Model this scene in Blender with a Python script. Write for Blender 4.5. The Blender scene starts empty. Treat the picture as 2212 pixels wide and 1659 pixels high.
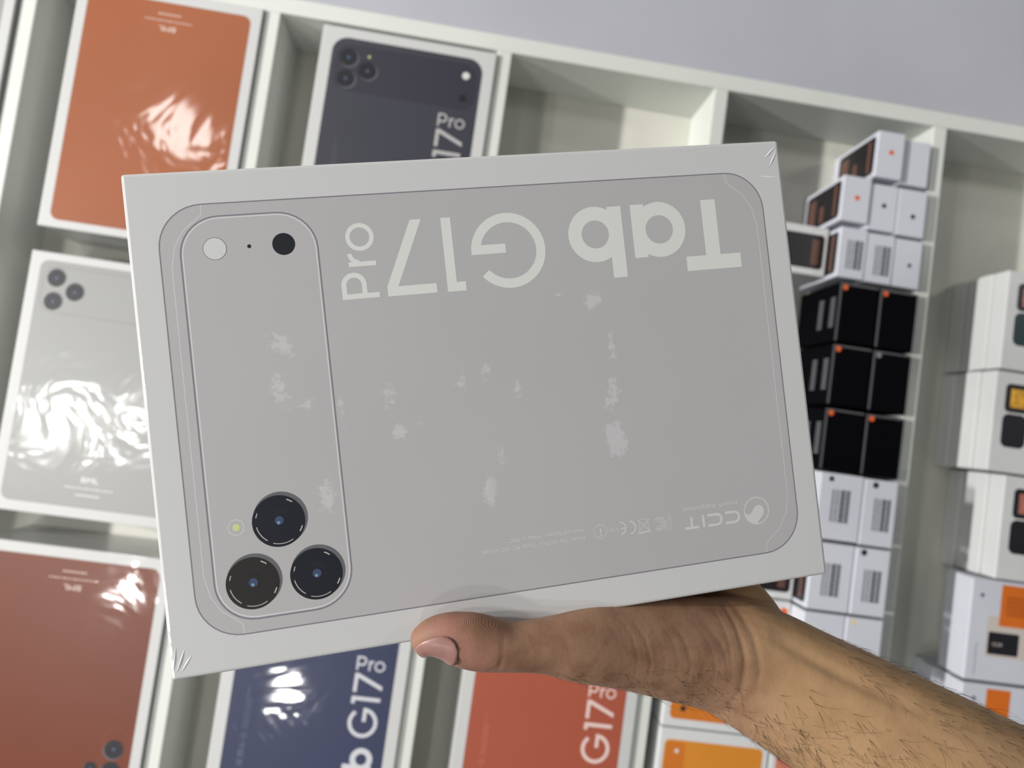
import bpy, bmesh, math, random
import numpy as np
from mathutils import Vector, Matrix
from mathutils.geometry import tessellate_polygon

random.seed(7)
SC = bpy.context.scene
COL = SC.collection
RIM = 0.90                                   # height of the display counter's rim above the shop floor

# ---------------------------------------------------------------- camera
cam_d = bpy.data.cameras.new('camera')
cam_d.sensor_width = 36.0
cam_d.lens = 1600 * 36.0 / 2212
cam_d.clip_start = 0.01
cam_d.dof.use_dof = True
cam_d.dof.focus_distance = 0.318
cam_d.dof.aperture_fstop = 8.5
cam = bpy.data.objects.new('camera', cam_d)
COL.objects.link(cam)
c_right = Vector((0.98766778, 0.13828941, 0.07340575))
c_down = Vector((0.14178852, -0.98888311, -0.04479072))
c_fwd = Vector((0.06639563, 0.05464645, -0.99629583))
cm = Matrix((( c_right.x, -c_down.x, -c_fwd.x, 0.0),
             ( c_right.y, -c_down.y, -c_fwd.y, 0.0),
             ( c_right.z, -c_down.z, -c_fwd.z, RIM + 0.85),
             (0, 0, 0, 1)))
cam.matrix_world = cm
SC.camera = cam

# ---------------------------------------------------------------- world, lamps, exposure
world = bpy.data.worlds.new('shop_ambient')
SC.world = world
world.use_nodes = True
bg = world.node_tree.nodes['Background']
bg.inputs[0].default_value = (0.93, 0.97, 1.0, 1)
bg.inputs[1].default_value = 0.11


def ceiling_or_fill_lamp(x, y, r, watts, z=1.80, col=(1.0, 0.985, 0.955)):
    l = bpy.data.lights.new('ceiling_or_fill_lamp', 'AREA')
    l.shape = 'DISK'
    l.size = 2 * r
    l.energy = watts
    l.color = col
    o = bpy.data.objects.new('ceiling_or_fill_lamp', l)
    COL.objects.link(o)
    o.location = (x, y, RIM + z)
    return o


for (x, y, r, w) in ((-1.12, 0.86, 0.10, 2.6), (-1.12, 1.70, 0.085, 5.0), (-1.35, -0.20, 0.085, 6.0), (-1.08, -0.17, 0.06, 3.0), (-1.02, -0.74, 0.07, 5.0), (-0.44, -1.02, 0.05, 3.5)):  # second entry is an added fill that keeps the tray floor lit
    ceiling_or_fill_lamp(x, y, r, w)
for (x, y) in ((-4.4, 0.40), (-4.4, -0.20)):            # high lamps further down the shop
    ceiling_or_fill_lamp(x, y, 0.13, 325.0, 2.50)
ceiling_or_fill_lamp(1.7, 0.95, 0.16, 6.0)  # added fill lamp, brightens the right side of the tray

SC.view_settings.view_transform = 'Standard'
SC.view_settings.look = 'None'
SC.view_settings.gamma = 1.0
SC.view_settings.use_curve_mapping = False
SC.view_settings.exposure = 0.12


# ---------------------------------------------------------------- materials
def lin(r, g, b):
    f = lambda c: (c / 255 / 12.92) if c / 255 <= 0.04045 else ((c / 255 + 0.055) / 1.055) ** 2.4
    return (f(r), f(g), f(b), 1)


MATS = {}


def mat(name, rgb, rough=0.5, coat=0.0, coat_rough=0.06, mottle=0.0, mscale=40.0, wrinkle=0.0, wscale=18.0,
        grain=0.0, spec=0.5):
    """procedural surface: flat print / board colour, slight mottling, optional glossy film with wavy surface"""
    if name in MATS:
        return MATS[name]
    m = bpy.data.materials.new(name)
    m.use_nodes = True
    nt = m.node_tree
    b = nt.nodes['Principled BSDF']
    b.inputs['Base Color'].default_value = lin(*rgb)
    b.inputs['Roughness'].default_value = rough
    b.inputs['Specular IOR Level'].default_value = spec
    b.inputs['Coat Weight'].default_value = coat
    b.inputs['Coat Roughness'].default_value = coat_rough
    tc = nt.nodes.new('ShaderNodeTexCoord')
    if mottle:
        n = nt.nodes.new('ShaderNodeTexNoise')
        n.inputs['Scale'].default_value = mscale
        n.inputs['Detail'].default_value = 4
        nt.links.new(tc.outputs['Object'], n.inputs['Vector'])
        mr = nt.nodes.new('ShaderNodeMapRange')
        mr.inputs[1].default_value = 0.3
        mr.inputs[2].default_value = 0.7
        mr.inputs[3].default_value = 1 - mottle
        mr.inputs[4].default_value = 1 + mottle
        nt.links.new(n.outputs['Fac'], mr.inputs[0])
        mx = nt.nodes.new('ShaderNodeVectorMath')
        mx.operation = 'SCALE'
        mx.inputs[0].default_value = lin(*rgb)[:3]
        nt.links.new(mr.outputs[0], mx.inputs['Scale'])
        nt.links.new(mx.outputs[0], b.inputs['Base Color'])
    if wrinkle:
        n = nt.nodes.new('ShaderNodeTexNoise')
        n.inputs['Scale'].default_value = wscale
        n.inputs['Detail'].default_value = 3
        n.inputs['Roughness'].default_value = 0.55
        n.inputs['Distortion'].default_value = 0.8
        nt.links.new(tc.outputs['Object'], n.inputs['Vector'])
        bp = nt.nodes.new('ShaderNodeBump')
        bp.inputs['Strength'].default_value = 1.0
        bp.inputs['Distance'].default_value = wrinkle
        nt.links.new(n.outputs['Fac'], bp.inputs['Height'])
        nt.links.new(bp.outputs[0], b.inputs['Coat Normal'])
    if grain:
        n = nt.nodes.new('ShaderNodeTexNoise')
        n.inputs['Scale'].default_value = 900
        nt.links.new(tc.outputs['Object'], n.inputs['Vector'])
        bp = nt.nodes.new('ShaderNodeBump')
        bp.inputs['Strength'].default_value = grain
        bp.inputs['Distance'].default_value = 0.0004
        nt.links.new(n.outputs['Fac'], bp.inputs['Height'])
        nt.links.new(bp.outputs[0], b.inputs['Normal'])
    MATS[name] = m
    return m


FILM = dict(coat=0.6, coat_rough=0.05, wrinkle=0.0012, wscale=11.0)
M_laminate = mat('cream_white_laminate', (206, 209, 203), 0.42, mottle=0.015, mscale=15)
M_laminate_in = mat('warm_white_tray_board', (200, 199, 190), 0.5, mottle=0.03, mscale=10)
M_counter = mat('lavender_grey_counter_laminate', (173, 174, 182), 0.28, mottle=0.05, mscale=4)
M_body = mat('white_cabinet_board', (205, 205, 200), 0.5)
M_floor = mat('grey_floor_tile', (150, 148, 145), 0.4, mottle=0.05, mscale=3)
M_card = mat('white_carton_film', (192, 192, 191), 0.45, **FILM)
M_card_plain = mat('white_carton', (204, 205, 205), 0.5, mottle=0.01)
M_card_bluish = mat('cool_white_carton', (198, 200, 209), 0.5, mottle=0.012)
M_card_black = mat('matt_black_carton', (2, 2, 6), 0.65, spec=0.08)
M_blackedge = mat('worn_grey_carton_edge', (86, 85, 88), 0.5)


# ---------------------------------------------------------------- mesh helpers
def new_obj(name, me, m=None, parent=None, loc=None):
    o = bpy.data.objects.new(name, me)
    COL.objects.link(o)
    if m is not None:
        me.materials.clear()
        me.materials.append(m)
    if parent is not None:
        o.parent = parent
    if loc is not None:
        o.location = loc
    return o


def bm_mesh(bm, name, smooth=False):
    me = bpy.data.meshes.new(name)
    bm.normal_update()
    bm.to_mesh(me)
    bm.free()
    if smooth:
        for p in me.polygons:
            p.use_smooth = True
    return me


def box_mesh(name, x0, x1, y0, y1, z0, z1, bevel=0.0008, seg=2):
    bm = bmesh.new()
    bmesh.ops.create_cube(bm, size=1.0)
    for v in bm.verts:
        v.co = Vector(((x0 + x1) / 2 + v.co.x * (x1 - x0), (y0 + y1) / 2 + v.co.y * (y1 - y0), (z0 + z1) / 2 + v.co.z * (z1 - z0)))
    if bevel:
        bmesh.ops.bevel(bm, geom=bm.edges[:], offset=bevel, segments=seg, affect='EDGES', profile=0.5)
    return bm_mesh(bm, name)


class Flat:
    """collects flat printed shapes (millimetres, x right, y up) and turns them into one thin mesh"""

    def __init__(self):
        self.v, self.f, self.k = [], [], 0

    def poly(self, pts):
        n = len(self.v)
        self.k += 1
        self.v += [(p[0], p[1], self.k % 5) for p in pts]
        for t in tessellate_polygon([[Vector((p[0], p[1], 0)) for p in pts]]):
            a, b, c = [Vector((pts[i][0], pts[i][1])) for i in t]
            cr = (b - a).cross(c - a)
            self.f.append([n + i for i in (t if cr > 0 else t[::-1])])
        return self

    def rect(self, x0, x1, y0, y1):
        return self.poly([(x0, y0), (x1, y0), (x1, y1), (x0, y1)])

    def disc(self, cx, cy, r, n=40):
        return self.poly([(cx + r * math.cos(2 * math.pi * i / n), cy + r * math.sin(2 * math.pi * i / n)) for i in range(n)])

    def ring(self, cx, cy, R, r, a0=0, a1=360, n=56):
        base = len(self.v)
        self.k += 1
        for i in range(n + 1):
            a = math.radians(a0 + (a1 - a0) * i / n)
            self.v += [(cx + R * math.cos(a), cy + R * math.sin(a), self.k % 5), (cx + r * math.cos(a), cy + r * math.sin(a), self.k % 5)]
        for i in range(n):
            k = base + 2 * i
            self.f.append([k, k + 2, k + 3, k + 1])
        return self

    def rrect_pts(self, x0, x1, y0, y1, r, n=9):
        pts = []
        for cx, cy, a in ((x1 - r, y0 + r, -90), (x1 - r, y1 - r, 0), (x0 + r, y1 - r, 90), (x0 + r, y0 + r, 180)):
            pts += [(cx + r * math.cos(math.radians(a + 90 * i / n)), cy + r * math.sin(math.radians(a + 90 * i / n))) for i in range(n + 1)]
        return pts

    def rrect(self, x0, x1, y0, y1, r):
        return self.poly(self.rrect_pts(x0, x1, y0, y1, r))

    def rrect_line(self, x0, x1, y0, y1, r, w):
        return self.line(self.rrect_pts(x0, x1, y0, y1, r), w, True)

    def line(self, pts, w, closed=False):
        pts = [Vector((p[0], p[1])) for p in pts]
        n = len(pts)
        base = len(self.v)
        self.k += 1
        for i, p in enumerate(pts):
            a = pts[(i - 1) % n] if (closed or i > 0) else p
            b = pts[(i + 1) % n] if (closed or i < n - 1) else p
            t = (b - a)
            t = t.normalized() if t.length > 0 else Vector((1, 0))
            nrm = Vector((-t.y, t.x)) * (w / 2)
            self.v += [tuple(p - nrm) + (self.k % 5,), tuple(p + nrm) + (self.k % 5,)]
        for i in range(n if closed else n - 1):
            k, l = base + 2 * i, base + 2 * ((i + 1) % n)
            self.f.append([k, l, l + 1, k + 1])
        return self

    def text(self, body, x, y, width, h=None, rot=0.0, shear=0.0):
        """text starting at x, y (baseline), scaled to a width and cap height, turned by rot degrees"""
        cu = bpy.data.curves.new('txt', 'FONT')
        cu.body = body
        cu.size = 1.0
        cu.shear = shear
        cu.resolution_u = 3
        ob = bpy.data.objects.new('txt', cu)
        COL.objects.link(ob)
        dg = bpy.context.evaluated_depsgraph_get()
        me = bpy.data.meshes.new_from_object(ob.evaluated_get(dg))
        xs = [v.co.x for v in me.vertices]
        x0, x1 = min(xs), max(xs)
        s = width / (x1 - x0)
        sy = s if h is None else h / 0.72
        c, sn = math.cos(math.radians(rot)), math.sin(math.radians(rot))
        n = len(self.v)
        for v in me.vertices:
            px, py = (v.co.x - x0) * s, v.co.y * sy
            self.v.append((x + c * px - sn * py, y + sn * px + c * py, 0))
        for p in me.polygons:
            self.f.append([n + i for i in p.vertices])
        bpy.data.objects.remove(ob)
        bpy.data.curves.remove(cu)
        bpy.data.meshes.remove(me)
        return self

    def dashes(self, x0, x1, y0, y1, rows, rng, fill=0.75, vertical=False):
        """rows of tiny unreadable printed words"""
        for k in range(rows):
            if vertical:
                w = (x1 - x0) / rows
                cx = x0 + (k + 0.5) * w
                p = y0
                while p < y1:
                    L = rng.uniform(0.03, 0.12) * (y1 - y0)
                    self.rect(cx - w * 0.32, cx + w * 0.32, p, min(y1, p + L * fill))
                    p += L
            else:
                w = (y1 - y0) / rows
                cy = y0 + (k + 0.5) * w
                p = x0
                while p < x1:
                    L = rng.uniform(0.03, 0.12) * (x1 - x0)
                    self.rect(p, min(x1, p + L * fill), cy - w * 0.32, cy + w * 0.32)
                    p += L
        return self

    def build(self, name, m, parent, z, turn=0, plane='top'):
        """z = millimetres above the printed face; turn = quarter turns clockwise of the whole print"""
        out = []
        for x, y, lay in self.v:
            for _ in range(turn % 4):
                x, y = y, -x
            x, y, zz = x / 1000, y / 1000, (0.25 * z + 0.003 * lay) / 1000
            if plane == 'top':
                out.append((x, y, zz))
            elif plane == 'left':                 # on a face that looks along -x: x runs down, y runs along y
                out.append((-zz, y, -x))
        me = bpy.data.meshes.new(name)
        me.from_pydata(out, [], self.f)
        if plane == 'left':
            me.flip_normals()
        me.update()
        return new_obj(name, me, m, parent)


def thing(name, label, cat, loc=(0, 0, 0), group=None, rot=(0, 0, 0)):
    o = bpy.data.objects.new(name, None)
    o.empty_display_size = 0.02
    COL.objects.link(o)
    o.location = loc
    o.rotation_euler = rot
    o['label'] = label
    o['category'] = cat
    if group:
        o['group'] = group
    return o


# ================================================================ the setting
fl = new_obj('floor', box_mesh('floor', -3.2, 3.2, -3.2, 3.2, -0.04, 0.0, 0), M_floor)
fl['kind'] = 'structure'
wb = new_obj('wall_back', box_mesh('wall_back', -3.2, 3.2, 3.2, 3.3, 0, 2.8, 0), mat('shop_wall_paint', (190, 190, 188), 0.6))
wb['kind'] = 'structure'

# ================================================================ display counter with a sunk, divided tray
counter = thing('display_counter', 'cream white display counter with a sunk tray split by long dividers', 'display counter')
DEPTH = 0.090
X0, X1 = -0.98, 1.02
YB, YF = 0.4327, -0.80                       # inside faces of the back and front rails
new_obj('cabinet_body', box_mesh('cabinet_body', X0, X1, YF - 0.02, 1.25, 0.0, RIM - DEPTH - 0.012, 0.002), M_body, counter)
new_obj('tray_floor', box_mesh('tray_floor', X0, X1, YF - 0.02, YB + 0.021, RIM - DEPTH - 0.012, RIM - DEPTH, 0), M_laminate_in, counter)
new_obj('back_rail', box_mesh('back_rail', X0, X1, YB, YB + 0.0195, RIM - DEPTH, RIM, 0.0015), M_laminate, counter)
new_obj('front_rail', box_mesh('front_rail', X0, X1, YF - 0.02, YF, RIM - DEPTH, RIM, 0.0015), M_laminate, counter)
new_obj('end_rail', box_mesh('end_rail', X0, X0 + 0.018, YF, YB, RIM - DEPTH, RIM, 0.0015), M_laminate, counter)
new_obj('end_rail', box_mesh('end_rail', X1 - 0.018, X1, YF, YB, RIM - DEPTH, RIM, 0.0015), M_laminate, counter)
DIV = [-0.801, -0.5335, -0.2666, 0.0031, 0.2663, 0.5427, 0.812]
for dx in DIV:
    new_obj('divider', box_mesh('divider', dx - 0.0172, dx, YF - 0.0005, YB + 0.0005, RIM - DEPTH - 0.0005, RIM - 0.0004, 0.0012), M_laminate, counter)
new_obj('counter_top', box_mesh('counter_top', X0, X1, YB + 0.0195, 1.25, RIM - DEPTH - 0.012, RIM - 0.003, 0.0015), M_counter, counter)


# ================================================================ tablet boxes
TW, TH, TT = 0.2017, 0.285, 0.0468           # short side, long side, thickness

P_lens = mat('print_lens_black', (27, 28, 34), 0.4, **FILM)
P_lens_blue = mat('print_lens_blue_black', (20, 22, 33), 0.4, **FILM)
P_lens_brown = mat('print_lens_brown_black', (34, 32, 31), 0.4, **FILM)
P_lens_side = mat('print_lens_side_grey', (98, 97, 102), 0.4, **FILM)
P_glint = mat('print_glint_white', (190, 184, 180), 0.4)
P_iris = mat('print_lens_iris_blue', (62, 72, 104), 0.4)
P_iris2 = mat('print_lens_iris_teal', (110, 150, 165), 0.4)
P_flash = mat('print_flash_yellow', (200, 205, 140), 0.4)
P_white = mat('print_white', (226, 228, 224), 0.45, **FILM)
P_silver = mat('print_silver_disc', (203, 203, 203), 0.4, **FILM)


def g17_flat_shapes():
    """lettering of the tablet box in the frame of its long side: drawn the way it reads on the box"""
    L = Flat()
    L.rect(91.2, 117.5, 43.65, 50.2).rect(100.8, 107.85, 50.2, 75.35)                      # T
    L.ring(79.9, 63.4, 12.4, 6.4).rect(67.2, 73.55, 51.4, 75.2)                            # a
    L.ring(50.0, 63.2, 12.3, 6.2).rect(56.4, 62.85, 43.4, 75.05)                           # b
    L.ring(10.5, 59.05, 16.3, 12.2, -140, 183.5).rect(-5.6, 9.3, 58.1, 62.1)               # G
    L.poly([(-17.5, 75), (-17.5, 43.25), (-9.45, 43.25), (-9.45, 47.2), (-13.3, 47.2), (-13.3, 75)])      # 1
    L.poly([(-42.7, 43.4), (-22, 43.4), (-22, 47.4), (-38, 47.4), (-25.8, 75.1), (-30.5, 75.1), (-42.7, 47.5)])  # 7
    L.rect(-61.4, -46.1, 43.5, 45.65).rect(-61.4, -59.3, 45.65, 49.3).rect(-53.1, -51.0, 45.65, 49.3)     # P
    L.ring(-56.2, 49.3, 5.2, 3.1, 0, 180)
    L.rect(-57.5, -46.25, 57.0, 58.93).ring(-53.0, 62.45, 4.7, 2.85, 180, 270)             # r
    L.ring(-51.95, 69.25, 5.85, 4.0)                                                       # o
    return L


def g17_small_shapes():
    s = Flat()
    s.ring(111.2, -67.3, 6.2, 5.65)
    s.poly([(105.2, -67.3), (106.2, -68.4), (107.7, -68.6), (109.0, -67.6), (110.2, -65.9), (111.4, -65.0), (112.8, -64.85),
            (114.2, -65.6), (114.9, -67.3), (114.5, -69.2), (113.2, -70.8), (111.8, -72.0), (110.9, -73.1), (108.6, -72.9),
            (106.6, -71.6), (105.4, -69.6)])
    w = 1.15
    s.line([(76.4, -70.8), (83.1, -70.8)], w).line([(79.75, -70.8), (79.8, -66.0)], w)                    # T
    s.line([(85.4, -71.3), (85.4, -65.9)], w)                                                             # I
    for cx in (87.4, 95.9):                                                                               # C C
        s.line([(cx, -70.9), (cx + 4.3, -70.9)], w).line([(cx, -66.35), (cx + 4.3, -66.35)], w)
        s.ring(cx + 4.3, -68.62, 2.85, 1.7, -90, 90, 20)
    s.text('touch happiness', 102.3, -61.6, 25.8, 2.1, 180, 0.25)
    # outlined F and C
    s.line([(70.2, -64.1), (69.95, -70.2), (66.9, -69.8), (66.95, -68.6), (68.7, -68.8), (68.75, -67.4), (67.2, -67.3)], 0.3)
    s.line([(70.2, -64.1), (69.2, -64.1), (69.1, -66.2), (67.2, -66.1)], 0.3)
    for r in (3.0, 2.3, 1.3):
        s.ring(64.6, -66.9, r, r - 0.3, -140, 140, 24)
    # crossed-out bin
    s.line([(60.6, -64.0), (54.4, -69.5)], 0.35).line([(54.9, -63.9), (60.4, -69.6)], 0.35)
    s.line([(55.7, -63.9), (59.3, -64.1), (59.9, -69.2), (55.4, -69.3)], 0.35, True).line([(54.6, -69.9), (60.6, -69.5)], 0.45)
    # C E
    s.ring(50.9, -66.75, 3.0, 2.4, -85, 85, 24).ring(46.4, -66.5, 3.0, 2.4, -85, 85, 24).line([(46.8, -66.6), (49.2, -66.7)], 0.5)
    s.text('0166', 45.7, -66.0, 4.0, 1.5, 180)
    s.ring(37.6, -66.6, 3.05, 2.75).disc(37.7, -68.3, 0.36, 12).rect(37.35, 37.95, -67.4, -64.9)
    s.text('Model: Tab G17Pro  Tablet PC  DC 5V=2A', 30.3, -67.5, 45.2, 1.65, 180)
    s.text('Android System  Made in PRC', 30.2, -64.3, 33.2, 1.65, 180)
    return s


def lens_print(parent, cx, cy, r, z, turn, face, full):
    g = Flat().disc(cx + 0.055 * r, cy + 0.075 * r, r * 1.02, 48).build('lens_barrel', P_lens_side, parent, z, turn)
    l = Flat().disc(cx - 0.02 * r, cy - 0.02 * r, r * 0.985, 48).build('lens_print', face, parent, z + 0.06, turn)
    if full:
        Flat().ring(cx, cy, r * 0.88, r * 0.85, 190, 235, 14).ring(cx, cy, r * 0.9, r * 0.875, 250, 300, 14) \
            .ring(cx, cy, r * 0.86, r * 0.82, 50, 66, 8).ring(cx, cy, r * 0.9, r * 0.86, 325, 340, 8) \
            .ring(cx, cy, r * 0.88, r * 0.85, 155, 167, 8).build('lens_glint', P_glint, l, z + 0.12, turn)
        Flat().ring(cx, cy, r * 0.3, r * 0.28).ring(cx, cy, r * 0.43, r * 0.25, 40, 110).build('lens_inner_ring', P_lens, l, z + 0.1, turn)
    Flat().disc(cx, cy, r * 0.165, 20).build('lens_iris', P_iris, l, z + 0.14, turn)
    Flat().disc(cx - 0.03 * r, cy - 0.08 * r, r * 0.06, 12).build('lens_iris_glint', P_iris2, l, z + 0.18, turn)
    return g


def g17_print(t, pal, turn, full, m_print=None):
    """the picture printed on the lid: tablet back, camera bar, lenses, lettering"""
    pr = m_print or mat('print_' + pal['n'], pal['print'], 0.45, mottle=0.03, mscale=9, **FILM)
    plat = mat('print_bar_' + pal['n'], pal['bar'], 0.45, **FILM)
    edge = mat('print_edge_' + pal['n'], pal['edge'], 0.45, **FILM)
    lite = mat('print_highlight_' + pal['n'], pal['lite'], 0.45, **FILM)
    word = mat('print_word_' + pal['n'], pal['word'], 0.45, **FILM)
    small = mat('print_small_' + pal['n'], pal['small'], 0.45, **FILM)
    p = Flat().rrect(-130.7, 131.1, -86.9, 86.9, 17.5).build('tablet_print', pr, t, 0.06, turn)
    Flat().rrect_line(-130.7, 131.1, -86.9, 86.9, 17.5, 0.5).build('tablet_outline', edge, p, 0.12, turn)
    for s in (-1, 1):
        fr = Flat()
        xe = -126.6 if s < 0 else 127.2
        d = 1 if s < 0 else -1
        pts = [(xe + d * 13.2, 86.6), (xe + d * 13.0, 82.8), (xe + d * 10.6, 80.6), (xe + d * 5.5, 76.6), (xe + d * 1.8, 70.5), (xe, 62),
               (xe, 0), (xe, -62), (xe + d * 1.8, -70.5), (xe + d * 5.5, -76.6), (xe + d * 10.6, -80.6), (xe + d * 13.0, -82.8), (xe + d * 13.2, -86.6)]
        fr.line(pts, 0.28)
        fr.build('frame_line', lite, p, 0.11, turn)
    Flat().rrect_line(-122.9, -69.3, -81.5, 81.6, 15.5, 0.7).build('bar_shadow_line', edge, p, 0.13, turn)
    b = Flat().rrect(-122.6, -69.5, -81.2, 81.4, 15.3).build('camera_bar', plat, p, 0.16, turn)
    Flat().rrect_line(-122.1, -70.0, -80.7, 80.9, 14.9, 0.45).build('bar_highlight_line', lite, b, 0.2, turn)
    for k, (cx, cy) in enumerate(((-95.7, -43.6), (-108.1, -67.0), (-83.1, -66.9))):
        lens_print(t, cx, cy, 10.6, 0.22, turn, (P_lens_blue, P_lens_brown, P_lens_blue)[k] if full else P_lens, full)
    fl_ = Flat().ring(-112.5, -44.2, 3.2, 2.95).build('flash_ring', lite, t, 0.22, turn)
    Flat().disc(-112.5, -44.2, 1.45, 16).build('flash_spot', P_flash, fl_, 0.24, turn)
    d = Flat().disc(-109.7, 68.5, 4.55).build('silver_disc', P_silver, t, 0.26, turn)
    Flat().ring(-109.7, 68.5, 4.65, 4.4).build('silver_disc_rim', edge, d, 0.3, turn)
    Flat().disc(-96.3, 68.55, 0.8, 16).build('microphone_dot', P_lens, t, 0.22, turn)
    Flat().disc(-82.7, 68.5, 4.55).build('sensor_disc', P_lens, t, 0.22, turn)
    lt = g17_flat_shapes().build('lettering', word, t, 0.16, turn)
    g17_small_shapes().build('small_print', small, t, 0.16, turn)
    return p


def tablet_box(label, cx, cy, zbase, w, h, group, m=None, rz=0.0):
    t = thing('tablet_box', label, 'box', (cx, cy, zbase), group, (0, 0, rz))
    new_obj('carton', box_mesh('carton', -w / 2, w / 2, -h / 2, h / 2, 0, TT, 0.0009), m or M_card, t)
    return t


def lift_children(t, dz):
    """printed parts are drawn at the face plane: raise them to the lid"""
    for o in list(t.children):
        if o.name.split('.')[0] != 'carton':
            for v in o.data.vertices:
                v.co.z += dz
            for k in o.children:
                for v in k.data.vertices:
                    v.co.z += dz
    return t


ZB = RIM - DEPTH + 0.0003                              # tray floor level
GRP = 'shrink-wrapped tablet boxes lying in the tray'


def bml_print(t, pal, turn, alt=False):
    pr = mat('print_' + pal['n'], pal['print'], 0.4, mottle=pal.get('mot', 0.05), mscale=7, coat=0.6, coat_rough=pal.get('cr', 0.06),
             wrinkle=pal.get('wr', 0.003), wscale=pal.get('ws', 16.0))
    edge = mat('print_edge_' + pal['n'], pal['edge'], 0.45, **FILM)
    word = mat('print_word_' + pal['n'], pal['word'], 0.45, **FILM)
    p = Flat().rrect(-90, 90, -130.5, 133.2, 9).build('tablet_print', pr, t, 0.06, turn)
    Flat().rrect_line(-90, 90, -130.5, 133.2, 9, 0.7).build('tablet_outline', edge, p, 0.12, turn)
    if alt:
        Flat().rrect_line(-86, -58.5, 44, 126, 11, 0.5).build('camera_bar', edge, p, 0.14, turn)
        spots = ((-71.3, 65.3, 10.2), (-71.5, 88.2, 10.2), (-50.2, 87.2, 7.0))
    else:
        Flat().rrect_line(-85, 85, 76.8, 127.5, 13, 0.7).build('camera_bar', edge, p, 0.14, turn)
        spots = ((-71.4, 115, 9.8), (-71.1, 88.9, 9.8), (-49.8, 102.1, 9.8))
    for cx, cy, r in spots:
        lens_print(t, cx, cy, r, 0.2, turn, P_lens, False)
    lt = Flat().text('BML', -9.3, -103.2, 18.6, 6.2)
    lt.build('lettering', word, t, 0.16, turn)
    rng = random.Random(3)
    Flat().dashes(-26, 26, -110.2, -108.8, 1, rng).dashes(-13, 13, -118.5, -115.8, 1, rng, 0.55).build('small_print', word, t, 0.16, turn)


WHITEP = dict(n='pale_grey', print=(148, 148, 146), edge=(124, 124, 126), word=(222, 222, 222), wr=0.0016, ws=12.0, mot=0.02, cr=0.085)
ORANGE = dict(n='orange', print=(148, 80, 43), edge=(140, 84, 58), word=(214, 196, 186), wr=0.0015, ws=9.0)
ORANGE2 = dict(n='burnt_orange', print=(104, 47, 23), edge=(118, 66, 46), word=(210, 190, 180), wr=0.0015, ws=9.0)
cxA = -0.3872
SPEC = [   # label, under-label, centre x, centre y, palette, half turn, alt
    ('orange tablet box with no lens in view, its BML upside down beside the back rail', 'orange', cxA, 0.2888, ORANGE, 2, False),
    ('pale grey tablet box with three black lenses, between two orange boxes', 'pale grey', cxA, -0.0241, WHITEP, 0, False),
    ('burnt orange tablet box with BML upside down and black lenses at its foot', 'burnt orange', cxA, -0.3410, ORANGE2, 2, True),
    ('pale grey tablet box across the divider from the orange box by the back rail', 'pale grey end', -0.6558, 0.2888, WHITEP, 0, False),
]
for label, ul, cx, cy, pal, turn, alt in SPEC:
    u = new_obj('tablet_box', box_mesh('tablet_box', -0.102, 0.102, -0.1425, 0.1425, 0, TT, 0.0009), M_card, None, (cx, cy, ZB))
    u['label'] = 'lower white tablet box hidden under the %s one' % {'orange': 'orange BML box by the back rail', 'pale grey': 'pale grey box between orange boxes', 'burnt orange': 'burnt orange', 'pale grey end': 'pale grey box left of the divider'}[ul].replace(' one', '')
    u['category'] = 'box'
    u['group'] = 'tablet boxes forming the lower layer of the tray'
    t = tablet_box(label, cx, cy, ZB + TT, 0.204, 0.285, GRP)
    bml_print(t, pal, turn, alt)
    lift_children(t, TT)

BLACKP = dict(n='charcoal', print=(54, 54, 64), bar=(47, 46, 57), edge=(38, 38, 48), lite=(70, 70, 78), word=(172, 170, 170), small=(96, 96, 104))
BLUEP = dict(n='navy', print=(44, 50, 80), bar=(48, 54, 82), edge=(40, 44, 68), lite=(96, 100, 126), word=(196, 196, 202), small=(112, 116, 140))
REDP = dict(n='coral', print=(160, 80, 58), bar=(152, 75, 55), edge=(128, 62, 45), lite=(206, 130, 106), word=(222, 196, 190), small=(204, 132, 112))
for label, ul, cx, cy, pal in (
        ('charcoal tablet box with black lenses and a pale round flash by the back rail', 'charcoal', -0.1150, 0.2842, BLACKP),
        ('navy blue tablet box with white G17 lettering running up its side', 'navy blue', -0.1150, -0.3386, BLUEP),
        ('coral orange tablet box with white G17 lettering, under the raised thumb', 'coral orange', 0.1478, -0.3386, REDP)):
    u = new_obj('tablet_box', box_mesh('tablet_box', -TW / 2, TW / 2, -0.1425, 0.1425, 0, TT, 0.0009), M_card, None, (cx, cy, ZB))
    u['label'] = 'lower white tablet box hidden under the %s tablet box' % ul
    u['category'] = 'box'
    u['group'] = 'tablet boxes forming the lower layer of the tray'
    t = tablet_box(label, cx, cy, ZB + TT, TW, 0.285, GRP)
    g17_print(t, pal, 1, False)
    lift_children(t, TT)


# ================================================================ phone boxes standing on end (white, small)
M_screen = mat('print_screen_black', (26, 23, 26), 0.4)
M_screen2 = mat('print_screen_brown', (96, 66, 56), 0.4)
M_dot_o = mat('sticker_orange', (214, 92, 40), 0.5)
M_dot_k = mat('sticker_black', (34, 36, 40), 0.5)
M_dot_y = mat('sticker_yellow', (226, 196, 110), 0.5)
M_ink = mat('barcode_ink', (108, 109, 116), 0.5)
M_ink_light = mat('light_grey_ink', (120, 120, 126), 0.5)
M_ink_dark = mat('dark_ink', (62, 64, 70), 0.5)


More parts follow.
